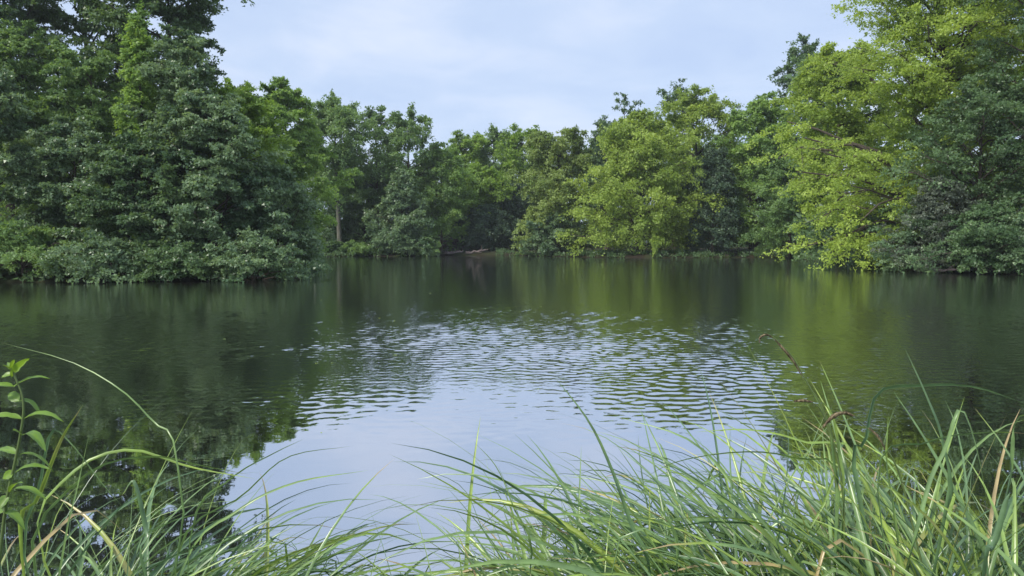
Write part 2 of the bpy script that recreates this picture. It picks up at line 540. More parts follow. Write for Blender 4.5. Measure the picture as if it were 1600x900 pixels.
    tdv = unit(np.stack([sdv[..., 0] * cd - sdv[..., 1] * sd, sdv[..., 0] * sd + sdv[..., 1] * cd, sdv[..., 2] * 0.5 + rng.normal(0, zsp, (M, q))], -1))
    tl = (0.38 + 0.3 * rng.uniform(0, 1, (M, q))) * twl * np.clip(SLn / 1.3, 0.7, 1.5)[:, None]
    keep = rng.uniform(0, 1, (M, q)) < fill
    limb_id = np.repeat(np.arange(n), m)[:, None].repeat(q, 1)
    tp, tdv, tl, limb_id = tp[keep], tdv[keep], tl[keep], limb_id[keep]
    # leaves strung along the twigs as flat sprays
    K = len(tp)
    cnt = np.maximum(2, rng.poisson(lpt * (1.35 if D < 75 else 1.95), K))
    w = np.repeat(np.arange(K), cnt)
    Mx = len(w)
    uu = rng.uniform(0.05, 1.05, Mx)
    sig = 0.22 * tl[w]
    offs = rng.normal(0, 1, (Mx, 3)) * sig[:, None] * np.array([1, 1, flat])
    pos = tp[w] + tdv[w] * (tl[w] * uu)[:, None] + offs
    pos[:, 2] -= droop * 0.5 * tl[w] * uu ** 2
    axis = unit(tdv[w] * 0.6 + rng.normal(0, 0.75, (Mx, 3)) + np.array([0, 0, -0.22]))
    out = unit(pos * np.array([1, 1, 0]) - np.array([off * 0.6, 0, 0]))
    nrm = unit(np.array([0, 0, 0.75]) + out * 0.35 + rng.normal(0, 0.5, (Mx, 3)))
    size = ls * (0.93 if D < 75 else 0.72) * rng.uniform(0.65, 1.3, Mx)
    lim_t = rng.normal(0, 0.21, n)[limb_id][w]
    tw_t = rng.normal(0, 0.10, K)[w]
    tint = np.clip(0.5 + lim_t + tw_t + rng.normal(0, 0.12, Mx), 0, 1)
    above = pos[:, 2] > (0.05 - gz)
    pos, axis, nrm, size, tint = pos[above], axis[above], nrm[above], size[above], tint[above]
    crown = bpy.data.objects.new('crown', leaves_mesh('crown', pos, axis, nrm, size, size * 0.85, tint, LEAF[leaf]))
    link(crown, root)
    # wood
    V1, q1 = tubes(np.array(TP), np.array(TR), 8)
    trunk = bpy.data.objects.new('trunk', mesh_np('trunk', V1, q1, bark, smooth=True))
    link(trunk, root)
    big = np.argsort(-Ll)
    npart = 14 if limb_parts else 0
    for i in big[:npart]:
        Vb, qb = tubes(LP[i:i + 1], LR[i:i + 1], 6)
        link(bpy.data.objects.new('limb', mesh_np('limb', Vb, qb, bark, smooth=True)), root)
    rest = big[npart:]
    V2, q2 = tubes(LP[rest], LR[rest], 5)
    V3, q3 = tubes(SP[::3] if D > 75 else SP[::2], SR[::3] if D > 75 else SR[::2], 3)
    br = bpy.data.objects.new('branches', mesh_np('branches', np.concatenate([V2, V3]), np.concatenate([q2, q3 + len(V2)]), bark, smooth=True))
    link(br, root); tag(br, kind='stuff')
    return root


GL, GF, GR = 'trees on the left bank', 'trees along the far bank', 'trees on the right bank'
BIG = dict(limbs=52, sec=9, twigs=5, lpt=20, ls=0.17)
NEAR = dict(limbs=44, sec=8, twigs=5, lpt=20, ls=0.16)
FAR = dict(limbs=42, sec=8, twigs=5, lpt=12, ls=0.39, twl=1.5, flat=.75, zsp=.5, lump=.16)
TREES = [
    # ---- left bank, tall trees behind
    dict(name='broadleaf_tree', label='tallest dark tree on the left, its edge ragged against the sky', group=GL, px=268, D=53, top=-120, hw=90, leaf='dark', kind='column', base=9, ls=0.24, seed=1, **{k: v for k, v in BIG.items() if k != 'ls'}, twl=1.2, fill=1.0, lump=.14),
    dict(name='broadleaf_tree', label='tall dark tree with sky gaps, second crown from the top left corner', group=GL, px=150, D=56, top=-95, hw=88, leaf='dark', kind='column', base=9, ls=0.24, seed=2, limbs=44, sec=8, twigs=5, lpt=15, fill=0.95),
    dict(name='broadleaf_tree', label='tall dark tree filling the top left corner', group=GL, px=20, D=53, top=-110, hw=105, leaf='dark', kind='column', base=8, ls=0.24, seed=3, limbs=48, sec=8, twigs=5, lpt=18),
    dict(name='broadleaf_tree', label='tall dark tree running out of the left edge behind the pale bush', group=GL, px=-130, D=48, top=-60, hw=110, leaf='mid', kind='column', base=2, ls=0.24, seed=4, limbs=40, sec=7, twigs=4, lpt=8),
    # ---- left bank, second row
    dict(name='broadleaf_tree', label='round topped green tree below the top left corner', group=GL, px=48, D=46, top=48, hw=62, leaf='mid', kind='column', seed=5, **NEAR),
    dict(name='broadleaf_tree', label='green tree with flat rounded top left of the slender yellowish tree', group=GL, px=148, D=45, top=80, hw=62, leaf='mid', kind='column', seed=6, **NEAR),
    dict(name='young_tree', label='slender yellowish green tree with a pointed tip on the left bank', group=GL, px=228, D=43, top=36, hw=40, leaf='light', kind='cone', base=3, seed=7, limbs=40, sec=7, twigs=4, lpt=18, ls=0.16, lump=.35),
    dict(name='broadleaf_tree', label='grey green tree right of the slender yellowish tree', group=GL, px=290, D=43, top=72, hw=72, leaf='blue', kind='full', base=1, seed=8, **NEAR),
    dict(name='broadleaf_tree', label='yellow green tree sloping to the right on the left bank', group=GL, px=372, D=45, top=140, hw=66, leaf='lime', kind='full', base=3, seed=9, lump=.3, **NEAR),
    # ---- left bank, water's edge
    dict(name='overhanging_tree', label='pale grey green tree at the left edge of the picture', group=GL, px=-8, D=40.5, top=110, hw=75, leaf='blue', kind='full', base=.2, seed=10, **NEAR),
    dict(name='overhanging_tree', label='leafy tree hanging over the water below the flat rounded top', group=GL, px=120, D=41, top=195, hw=85, leaf='blue', kind='dome', base=.1, seed=11, **NEAR),
    dict(name='overhanging_tree', label='dark layered tree drooping to the water below the slender yellowish tree', group=GL, px=225, D=40.5, top=215, hw=85, leaf='dark', kind='dome', base=.1, seed=12, **NEAR),
    dict(name='overhanging_tree', label='wide blue green tree spreading over the water mid left', group=GL, px=335, D=41.5, top=150, hw=92, leaf='blue', kind='full', base=.1, seed=13, multi=3, **BIG),
    dict(name='overhanging_tree', label='drooping silvery green bush at the tip of the left bank', group=GL, px=430, D=44, top=265, hw=72, leaf='blue', kind='dome', base=.0, seed=14, multi=3, **NEAR),
    dict(name='shrub', label='low light green shrub at the water in the left corner', cat='shrub', group=GL, px=35, D=37.9, top=350, hw=70, leaf='mid', kind='dome', base=.0, seed=15, limbs=26, sec=6, twigs=4, lpt=20, ls=.14, multi=4),
    dict(name='shrub', label='low dark shrub touching the water between the left bank trees', cat='shrub', group=GL, px=165, D=38.0, top=372, hw=70, leaf='blue', kind='dome', base=.0, seed=16, limbs=26, sec=6, twigs=4, lpt=20, ls=.14, multi=4),
    dict(name='shrub', label='low spreading shrub over the water near the tip of the left bank', cat='shrub', group=GL, px=395, D=39.4, top=370, hw=75, leaf='blue', kind='dome', base=.0, seed=17, limbs=28, sec=6, twigs=4, lpt=20, ls=.14, multi=4),
    dict(name='shrub', label='low dark shrub under the wide blue green tree', cat='shrub', group=GL, px=285, D=38.6, top=385, hw=60, leaf='dark', kind='dome', base=.0, seed=18, limbs=22, sec=6, twigs=4, lpt=20, ls=.14, multi=4),
    # ---- far bank, left half
    dict(name='broadleaf_tree', label='light green tree rising just right of the left bank', group=GF, px=448, D=78, top=135, hw=78, leaf='light', kind='full', base=1, seed=20, limbs=50, sec=8, twigs=5, lpt=18, ls=.36, flat=.55, zsp=.36, twl=1.3),
    dict(name='broadleaf_tree', label='small dark tree top beside the tall left bank trees', group=GF, px=392, D=86, top=150, hw=40, leaf='dark', kind='column', base=3, seed=21, **FAR),
    dict(name='broadleaf_tree', label='tall green tree with a pale bare trunk on the far bank', group=GF, px=528, tpx=532, D=108, top=160, hw=62, leaf='mid', kind='round', base=8.5, bark=BARK_PALE, trunk_r=.42, seed=22, limb_parts=True, **FAR),
    dict(name='broadleaf_tree', label='airy tall tree with sky showing through, right of the bare trunk', group=GF, px=590, D=113, top=172, hw=54, leaf='mid', kind='round', base=5, seed=23, limbs=30, sec=6, twigs=4, lpt=12, ls=.44, flat=.75, zsp=.5, twl=1.5, fill=0.8),
    dict(name='broadleaf_tree', label='airy tree at the end of the left treeline where it drops', group=GF, px=640, D=112, top=176, hw=56, leaf='mid', kind='round', base=4, seed=24, limbs=32, sec=6, twigs=4, lpt=14, ls=.44, flat=.75, zsp=.5, twl=1.5, fill=0.9),
    dict(name='broadleaf_tree', label='dark layered tree standing low before the airy trees', group=GF, px=628, D=105.5, top=270, hw=50, leaf='blue', kind='cone', base=1.5, seed=25, droop=.4, **FAR),
    dict(name='broadleaf_tree', label='green tree filling the dip below the left treeline', group=GF, px=690, D=114, top=232, hw=46, leaf='light', kind='full', base=3.2, seed=26, **FAR),
    dict(name='shrub', label='low round bush on the far bank under the bare trunk', cat='shrub', group=GF, px=555, D=105, top=380, hw=34, leaf='mid', kind='dome', base=0, seed=27, limbs=20, sec=5, twigs=4, lpt=16, ls=.36, flat=.55, zsp=.36, multi=3),
    dict(name='shrub', label='low bush on the far bank behind the left bank tip', cat='shrub', group=GF, px=520, D=105, top=378, hw=30, leaf='dark', kind='dome', base=0, seed=28, limbs=20, sec=5, twigs=4, lpt=16, ls=.36, flat=.55, zsp=.36, multi=3),
    dict(name='shrub', label='grey green bush right of the pale stone slab', cat='shrub', group=GF, px=632, D=105, top=352, hw=44, leaf='blue', kind='dome', base=0, seed=29, limbs=22, sec=5, twigs=4, lpt=16, ls=.36, flat=.55, zsp=.36, multi=3),
    dict(name='shrub', label='bright low bush left of the fallen logs', cat='shrub', group=GF, px=664, D=105, top=358, hw=20, leaf='mid', kind='dome', base=0, seed=30, limbs=18, sec=5, twigs=4, lpt=16, ls=.28,flat=.8, multi=3),
    dict(name='broadleaf_tree', label='dark understorey tree between the bare trunk and the dark layered tree', group=GF, px=570, D=117, top=262, hw=52, leaf='dark', kind='dome', base=.3, seed=63, **FAR),
    # ---- far bank, middle
    dict(name='broadleaf_tree', label='bright green round crown in the middle of the far bank', group=GF, px=745, D=122, top=262, hw=48, leaf='lime', kind='round', base=4, seed=31, **FAR),
    dict(name='broadleaf_tree', label='pale green treetop at the lowest point of the treeline', group=GF, px=728, D=135, top=212, hw=36, leaf='lime', kind='column', base=3, seed=32, **FAR),
    dict(name='broadleaf_tree', label='dull green treetop just right of the lowest treetop', group=GF, px=770, D=138, top=206, hw=30, leaf='mid', kind='column', base=3, seed=33, **FAR),
    dict(name='broadleaf_tree', label='bright green tall tree left of the olive tree', group=GF, px=815, D=130, top=202, hw=36, leaf='lime', kind='column', base=4, seed=34, **FAR),
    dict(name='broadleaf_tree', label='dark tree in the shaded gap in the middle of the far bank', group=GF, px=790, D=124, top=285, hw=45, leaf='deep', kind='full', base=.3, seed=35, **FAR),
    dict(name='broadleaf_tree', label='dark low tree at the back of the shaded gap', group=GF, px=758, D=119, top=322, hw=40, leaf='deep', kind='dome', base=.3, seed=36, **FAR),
    dict(name='broadleaf_tree', label='broad olive tree with drooping branches on the far bank', group=GF, px=875, D=107, top=203, hw=58, leaf='olive', kind='column', base=1.0, droop=.5, seed=37, limbs=46, sec=7, twigs=5, lpt=17, ls=.40, flat=.75, zsp=.5, twl=1.5),
    dict(name='shrub', label='blue green rounded bush below the olive tree', cat='shrub', group=GF, px=862, D=104.5, top=332, hw=46, leaf='blue', kind='dome', base=0, seed=38, limbs=26, sec=6, twigs=4, lpt=18, ls=.36, flat=.55, zsp=.36, multi=3),
    dict(name='shrub', label='copper coloured bush above the fallen logs', cat='shrub', group=GF, px=718, D=121, top=368, hw=22, leaf='copper', kind='dome', base=0, seed=39, limbs=18, sec=5, twigs=4, lpt=16, ls=.28,flat=.8, multi=3),
    # ---- far bank, right half
    dict(name='broadleaf_tree', label='dark treetop between the olive tree and the big yellow green tree', group=GF, px=948, D=122, top=188, hw=38, leaf='dark', kind='column', base=3, seed=40, **FAR),
    dict(name='broadleaf_tree', label='thin treetop sticking up alone above the treeline', group=GF, px=975, D=124, top=148, hw=26, leaf='dark', kind='round', base=11, lump=0.4, seed=41, limbs=16, sec=5, twigs=3, lpt=11, ls=.44, flat=.75, zsp=.5, twl=1.5, fill=0.55),
    dict(name='broadleaf_tree', label='dark treetop highest above the yellow green trees', group=GF, px=1052, D=122, top=135, hw=42, leaf='dark', kind='round', base=11, lump=0.4, seed=42, limbs=24, sec=6, twigs=4, lpt=13, ls=.44, flat=.75, zsp=.5, twl=1.5, fill=0.65),
    dict(name='broadleaf_tree', label='big yellow green tree leaning over the far bank', group=GF, px=1000, D=99, top=182, hw=95, leaf='yolive', kind='dome', base=.3, seed=43, limbs=84, sec=8, twigs=5, lpt=13, ls=.38, flat=.75, zsp=.5, twl=1.5, lump=0.16, multi=2),
    dict(name='broadleaf_tree', label='yellow green tree behind the big one, reaching higher to its right', group=GF, px=1085, D=107, top=148, hw=72, leaf='yolive', kind='column', base=2, lump=0.16, seed=44, limbs=44, sec=7, twigs=5, lpt=17, ls=.40, flat=.75, zsp=.5, twl=1.5),
    dict(name='evergreen_tree', label='dark blue evergreen right of the big yellow green tree', group=GF, px=1112, D=98.5, top=232, hw=38, leaf='deep', kind='full', base=.1, droop=.5, seed=45, limbs=44, sec=7, twigs=4, lpt=17, ls=.36, flat=.55, zsp=.36, twl=1.3),
    dict(name='broadleaf_tree', label='green tree right of the dark blue evergreen', group=GF, px=1180, D=102, top=155, hw=62, leaf='light', kind='full', base=.4, seed=46, limbs=46, sec=7, twigs=5, lpt=17, ls=.40, flat=.75, zsp=.5, twl=1.5),
    dict(name='broadleaf_tree', label='dark tree rising behind the right hand yellow green trees', group=GF, px=1245, D=108, top=72, hw=88, leaf='dark', kind='dome', base=4, lump=0.3, seed=47, limbs=42, sec=7, twigs=4, lpt=15, ls=.44, flat=.75, zsp=.5, twl=1.5, fill=0.85),
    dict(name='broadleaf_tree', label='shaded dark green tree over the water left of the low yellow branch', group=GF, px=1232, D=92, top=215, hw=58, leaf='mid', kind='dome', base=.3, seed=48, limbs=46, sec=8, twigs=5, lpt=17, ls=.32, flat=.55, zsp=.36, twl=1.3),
    dict(name='broadleaf_tree', label='dark tree behind the evergreen, half hidden by the green tree on its right', group=GF, px=1172, D=112, top=235, hw=52, leaf='dark', kind='dome', base=.5, seed=62, **FAR),
    # ---- right bank
    dict(name='broadleaf_tree', label='yellow green tree beside the huge right bank tree, on its left', group=GR, px=1300, tpx=1310, D=72, top=78, hw=72, leaf='yellow', kind='column', base=4, seed=50, limbs=48, sec=8, twigs=5, lpt=18, ls=.28,flat=.8, twl=1.2, lump=0.2),
    dict(name='broadleaf_tree', label='huge yellow green tree with long low branches over the water', group=GR, px=1452, tpx=1500, D=58, top=-60, hw=158, leaf='yellow', kind='column', base=3.5, seed=51, limbs=90, sec=9, twigs=5, lpt=21, ls=.20, twl=1.2, limb_parts=True, trunk_r=.36, lump=0.22, multi=3,
         extra=[(1258, 385, 55), (1300, 395, 54), (1275, 345, 56), (1215, 248, 57), (1245, 268, 55), (1230, 190, 58), (1320, 370, 54), (1360, 398, 53), (1300, 320, 54), (1330, 290, 53), (1390, 385, 52), (1255, 215, 57), (1290, 240, 53), (1345, 345, 52)]),
    dict(name='broadleaf_tree', label='dark green tree filling the right edge', group=GR, px=1625, D=50, top=-90, hw=125, leaf='dark', kind='column', base=1.5, seed=52, **BIG),
    dict(name='broadleaf_tree', label='dark green tree in front of the huge yellow green tree', group=GR, px=1525, D=51, top=130, hw=120, leaf='dark', kind='dome', base=1.5, seed=53, limbs=60, sec=8, twigs=5, lpt=15, ls=.17, fill=0.85),
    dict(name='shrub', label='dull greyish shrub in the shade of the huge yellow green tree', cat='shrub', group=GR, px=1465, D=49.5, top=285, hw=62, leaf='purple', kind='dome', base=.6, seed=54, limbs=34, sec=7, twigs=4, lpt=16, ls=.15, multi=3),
    dict(name='shrub', label='dark shrub hanging to the water below the huge yellow green tree', cat='shrub', group=GR, px=1440, D=50, top=335, hw=62, leaf='blue', kind='dome', base=.0, seed=55, limbs=32, sec=6, twigs=4, lpt=18, ls=.15, multi=3),
    dict(name='shrub', label='wide green shrub over the water near the right edge', cat='shrub', group=GR, px=1535, D=47, top=322, hw=75, leaf='dark', kind='dome', base=.1, seed=56, limbs=36, sec=7, twigs=4, lpt=18, ls=.15, multi=3),
    dict(name='shrub', label='blue green shrub in the right corner at the water', cat='shrub', group=GR, px=1612, D=45.5, top=330, hw=48, leaf='blue', kind='dome', base=.0, seed=57, limbs=30, sec=6, twigs=4, lpt=18, ls=.15, multi=3),
    dict(name='shrub', label='dark shrub behind the low yellow branch at the water', cat='shrub', group=GR, px=1325, D=66, top=318, hw=70, leaf='dark', kind='dome', base=.0, seed=60, limbs=34, sec=6, twigs=4, lpt=17, ls=.22, multi=3),
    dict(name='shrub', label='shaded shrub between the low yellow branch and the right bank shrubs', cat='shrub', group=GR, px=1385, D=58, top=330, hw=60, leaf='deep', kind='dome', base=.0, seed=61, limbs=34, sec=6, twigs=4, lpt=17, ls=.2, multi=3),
    dict(name='broadleaf_tree', label='dark tree beyond the right edge of the picture', group=GR, px=1760, D=46, top=-20, hw=120, leaf='dark', kind='column', base=.5, seed=58, limbs=36, sec=7, twigs=4, lpt=9, ls=.22),
    dict(name='broadleaf_tree', label='green tree behind the huge yellow green tree near the top right', group=GR, px=1540, D=66, top=-60, hw=110, leaf='light', kind='column', base=3, seed=59, limbs=44, sec=7, twigs=5, lpt=15, ls=.32, flat=.55, zsp=.36, twl=1.2),
]
for t in TREES:
    t = dict(t)
    nm, lb, gp = t.pop('name'), t.pop('label'), t.pop('group')
    ct = t.pop('cat', 'tree')
    tree(nm, lb, ct, gp, **t)


# ------------------------------------------------------------------ woodland mass behind, undergrowth on the banks
def wood_mass():
    rng = np.random.default_rng(5)
    pts = []
    segs = [  # px0, px1, D, top row at each end, count
        (-200, 420, 64, 20, 190, 13000), (380, 700, 128, 215, 235, 13000), (680, 960, 150, 240, 240, 13000),
        (930, 1300, 134, 225, 170, 13000), (1250, 1800, 84, 90, 40, 13000)]
    P, T, S = [], [], []
    for p0, p1, D, t0, t1, n in segs:
        nb = 170
        bx = rng.uniform(p0, p1, nb); bd = D + rng.uniform(0, 14, nb)
        top = np.interp(bx, [p0, p1], [t0, t1])
        zt = CAMH + (HOR - top) / F * bd
        bz = zt * 0.93 * rng.uniform(0.02, 1, nb) ** 1.25
        w = rng.integers(0, nb, n)
        d = unit(rng.normal(0, 1, (n, 3))) * (rng.uniform(0.3, 1, n) ** 0.5)[:, None]
        r = rng.uniform(1.6, 3.2, nb)[w][:, None]
        c = np.stack([(bx - 800) / F * bd, bd, bz], -1)[w]
        P.append(c + d * r * np.array([1.1, 1.0, 0.75])); S.append(np.full(n, 1.1)); T.append(np.clip(rng.normal(0.5, 0.2, n), 0, 1))
        nb, n = 90, 4500
        bx = rng.uniform(p0, p1, nb); bd = D - 4 + rng.uniform(0, 8, nb)
        c = np.stack([(bx - 800) / F * bd, bd, rng.uniform(.6, 5.0, nb)], -1)[rng.integers(0, nb, n)]
        d = unit(rng.normal(0, 1, (n, 3))) * (rng.uniform(0.3, 1, n) ** 0.5)[:, None]
        P.append(c + d * np.array([2.6, 2.0, 1.5])); S.append(np.full(n, 0.7)); T.append(np.clip(rng.normal(0.5, 0.2, n), 0, 1))
    P = np.concatenate(P); S = np.concatenate(S) * rng.uniform(0.6, 1.2, len(P)); T = np.concatenate(T)
    k = P[:, 2] > 0.4
    P, S, T = P[k], S[k], T[k]
    n = len(P)
    me = leaves_mesh('far_wood', P, rng.normal(0, 1, (n, 3)), np.array([0, -.3, .6]) + rng.normal(0, .6, (n, 3)), S, S * .7, T, LEAF['dark'])
    o = bpy.data.objects.new('far_wood', me)
    link(o); tag(o, 'mass of dark woodland behind the trees round the pond', 'woodland', kind='stuff')


wood_mass()


def undergrowth():
    rng = np.random.default_rng(9)
    P = []
    n = len(SHORE)
    for i in range(8, n - 2):
        a, b = SHORE[i], SHORE[i + 1]
        L = np.linalg.norm(b - a)
        m = int(L * 5) + 1
        u = rng.uniform(0, 1, m)
        base = a + u[:, None] * (b - a)
        nr = np.array([(b - a)[1], -(b - a)[0]]) / L       # outward for this winding
        if float(signed_dist(np.array([base[0, 0] + nr[0]]), np.array([base[0, 1] + nr[1]]))[0]) < 0:
            nr = -nr
        base = base + nr * (rng.uniform(0, 1, m) ** 1.5 * 5.0 - 0.15)[:, None]
        for c in base:
            k = 30
            r = rng.uniform(0.25, 0.75)
            d = unit(rng.normal(0, 1, (k, 3))) * r * rng.uniform(.4, 1, (k, 1))
            d[:, 2] = np.abs(d[:, 2]) * 1.1
            P.append(np.concatenate([c + d[:, :2], d[:, 2:]], 1))
    P = np.concatenate(P)
    pxs = 800 + P[:, 0] / P[:, 1] * F
    bare = (pxs > 690) & (pxs < 775) & (P[:, 1] > 105) & (P[:, 1] < 116)      # the bare bank where the logs lie
    P = P[~bare]
    P[:, 2] += np.maximum(ground_h(P[:, 0], P[:, 1]), 0.0)
    n = len(P)
    me = leaves_mesh('bank_undergrowth', P, rng.normal(0, 1, (n, 3)) + np.array([0, 0, .4]), np.array([0, -.2, .7]) + rng.normal(0, .5, (n, 3)),
                     rng.uniform(.14, .34, n), rng.uniform(.10, .22, n), np.clip(rng.normal(.5, .25, n), 0, 1), LEAF['dark'])
    o = bpy.data.objects.new('bank_undergrowth', me)
    link(o); tag(o, 'low green undergrowth fringing the banks at the water', 'undergrowth', kind='stuff')


undergrowth()


def floating():
    rng = np.random.default_rng(21)
    n = 110
    D = rng.uniform(7, 75, n)
    P = np.stack([rng.uniform(-.55, .5, n) * D, D, np.full(n, .006)], -1)
    k = signed_dist(P[:, 0], P[:, 1]) < -.6
    P = P[k]; n = len(P)
    L = rng.uniform(.03, .08, n)
    ax = rng.normal(0, 1, (n, 3)) * np.array([1, 1, 0])
    me = leaves_mesh('floating_leaves', P, ax, np.array([0, 0, 1.0]) + rng.normal(0, .02, (n, 3)), L, L * .8, np.clip(rng.normal(.6, .3, n), 0, 1), LEAF['olive'])
    o = bpy.data.objects.new('floating_leaves', me)
    link(o); tag(o, 'tiny fallen leaves floating scattered on the pond', 'leaves', kind='stuff')


floating()


# ------------------------------------------------------------------ small things on the far bank
def log(name, label, a, b, r, seed, mat=DEADWOOD, cat='log', stubs=2):
    rng = np.random.default_rng(seed)
    a, b = np.array(a), np.array(b)
    root = empty(name, tuple(a))
    tag(root, label, cat)
    u = np.linspace(0, 1, 9)
    p = (b - a) * u[:, None] + rng.normal(0, r * 0.35, (9, 3))
    rad = r * (1 - 0.45 * u) * rng.uniform(.9, 1.1, 9)
    rad[-1] *= 0.3; rad[0] *= 0.85
    V, q = tubes(p[None], rad[None], 9)
    cap = np.arange(9)[None]
    link(bpy.data.objects.new('stem', mesh_np('stem', V, [q, cap], mat, smooth=True)), root)
    for k in range(stubs):
        i = rng.integers(2, 7)
        d = unit(rng.normal(0, 1, 3) + np.array([0, -.2, .6])) * rng.uniform(4, 9) * r
        pp = p[i] + d * np.linspace(0, 1, 4)[:, None]
        V, q = tubes(pp[None], (r * .35 * np.linspace(1, .3, 4))[None], 5)
        link(bpy.data.objects.new('stub', mesh_np('stub', V, q, mat, smooth=True)), root)
    return root


log('fallen_log', 'pale fallen log lying on the bare far bank, left of the branching one', at(695, 395, 111.6), at(724, 392.5, 112), .22, 3)
log('fallen_log', 'branching fallen log on the far bank beside the dark gap', at(728, 395.5, 111.6), at(762, 390, 112.5), .2, 4, stubs=4)
log('driftwood', 'weathered branch lying at the water under the right bank shrubs', at(1452, 423.5, 47.5), at(1512, 419, 47), .09, 5, cat='driftwood', stubs=4)
log('tree_stump', 'dark stump end at the water below the dark blue evergreen', at(1118, 402, 97.5), at(1142, 399.5, 97), .28, 6, mat=BARK, cat='stump', stubs=1)


def slab():
    c = at(577, 398, 107.5)
    root = empty('stone_slab', (c[0], c[1], 0.05))
    tag(root, 'small pale stone slab on the far bank below the bare trunk', 'slab')
    rng = np.random.default_rng(2)

    def blk(nm, w, d, z0, z1):
        v = np.array([(sx * w, sy * d, z) for z in (z0, z1) for sx, sy in ((-1, -1), (1, -1), (1, 1), (-1, 1))])
        v += rng.normal(0, .03, v.shape)
        f = np.array([(0, 1, 5, 4), (1, 2, 6, 5), (2, 3, 7, 6), (3, 0, 4, 7), (4, 5, 6, 7), (3, 2, 1, 0)])
        link(bpy.data.objects.new(nm, mesh_np(nm, v, f, STONE)), root)
    blk('footing', .38, .5, -.4, .42)
    blk('cover_stone', .52, .7, .42, .60)


slab()


# ------------------------------------------------------------------ sedge in the foreground
def blade_mat():
    m, n, l = new_mat('sedge_blade')
    out = N(n, 'ShaderNodeOutputMaterial')
    at_ = N(n, 'ShaderNodeAttribute', attribute_name='tint')
    r = N(n, 'ShaderNodeValToRGB')
    cr = r.color_ramp.elements
    cr[0].position = 0.0; cr[0].color = (0.045, 0.105, 0.040, 1)
    cr[1].position = 1.0; cr[1].color = (0.46, 0.36, 0.17, 1)
    for p_, c_ in ((0.35, (0.140, 0.245, 0.108, 1)), (0.6, (0.215, 0.340, 0.105, 1)), (0.82, (0.300, 0.430, 0.075, 1)), (0.9, (0.31, 0.42, 0.07, 1))):
        e = cr.new(p_); e.color = c_
    l.new(at_.outputs['Fac'], r.inputs['Fac'])
    g = N(n, 'ShaderNodeNewGeometry')
    nz = N(n, 'ShaderNodeTexNoise', inp={'Scale': 22.0, 'Detail': 3.0})
    l.new(g.outputs['Position'], nz.inputs['Vector'])
    mr = N(n, 'ShaderNodeMapRange', inp={1: .3, 2: .7, 3: .75, 4: 1.2})
    l.new(nz.outputs['Fac'], mr.inputs[0])
    mu = N(n, 'ShaderNodeVectorMath', operation='SCALE')
    l.new(r.outputs['Color'], mu.inputs[0]); l.new(mr.outputs[0], mu.inputs['Scale'])
    p = N(n, 'ShaderNodeBsdfPrincipled', inp={'Roughness': 0.34, 'Specular IOR Level': 0.9})
    l.new(mu.outputs[0], p.inputs['Base Color'])
    t = N(n, 'ShaderNodeBsdfTranslucent')
    l.new(mu.outputs[0], t.inputs['Color'])
    mx = N(n, 'ShaderNodeMixShader', inp={'Fac': 0.28})
    l.new(p.outputs[0], mx.inputs[1]); l.new(t.outputs[0], mx.inputs[2])
    l.new(mx.outputs[0], out.inputs['Surface'])
    return m


BLADE = blade_mat()


def blade_geo(P, w, twist, tip=1.0):
    """V-folded ribbon along P (K,3); returns verts (3K), quads"""
    K = len(P)
    T = unit(np.gradient(P, axis=0))
    up = np.array([0, 0, 1.0])
    S = np.cross(T, up)
    bad = np.linalg.norm(S, axis=1) < 0.05
    S[bad] = np.array([1.0, 0, 0])
    S = unit(S)
    if np.dot(S[0], S[-1]) < 0 and K > 2:                 # keep the ribbon from flipping past the vertical
        for i in range(1, K):
            if np.dot(S[i], S[i - 1]) < 0: S[i] = -S[i]
    Nn = np.cross(S, T)
    c, s = math.cos(twist), math.sin(twist)
    S2 = S * c + Nn * s
    N2 = -S * s + Nn * c
    u = np.linspace(0, 1, K)
    wid = w * np.minimum(0.65 + 1.4 * u, 1.0) * np.clip(1 - u ** 3.5, 0.0, 1)
    wid[-1] = w * 0.02
    L = P - S2 * wid[:, None] * .5 + N2 * wid[:, None] * .38
    R = P + S2 * wid[:, None] * .5 + N2 * wid[:, None] * .38
    V = np.stack([L, P, R], 1).reshape(-1, 3)
    i = np.arange(K - 1)[:, None] * 3
    q = np.concatenate([i + np.array([0, 1, 4, 3]), i + np.array([1, 2, 5, 4])])
    return V, q


def grow(rng, root, az, L, el0, bend, K=13, kink=None, sway=0.0):
    u = np.linspace(0, 1, K)
    el = el0 - bend * u ** 1.3
    if kink is not None:
        el = el - (u > kink[0]) * kink[1]
    a = az + sway * u
    d = np.stack([np.cos(el) * np.cos(a), np.cos(el) * np.sin(a), np.sin(el)], -1)
    return root + np.concatenate([[np.zeros(3)], np.cumsum((d[:-1] + d[1:]) * .5 * (L / (K - 1)), 0)])


def smooth_path(pts, K=15):
    """Catmull-Rom through the points"""
    pts = np.array(pts, float)
    p = np.concatenate([[2 * pts[0] - pts[1]], pts, [2 * pts[-1] - pts[-2]]])
    n = len(pts) - 1
    out = []
    for u in np.linspace(0, n, K):
        i = min(int(u), n - 1); t = u - i
        a, b, c, d = p[i:i + 4]
        out.append(0.5 * ((2 * b) + (c - a) * t + (2 * a - 5 * b + 4 * c - d) * t * t + (-a + 3 * b - 3 * c + d) * t ** 3))
    return np.array(out)


GS = 'sedge tussocks on the near bank'
TUSS = []


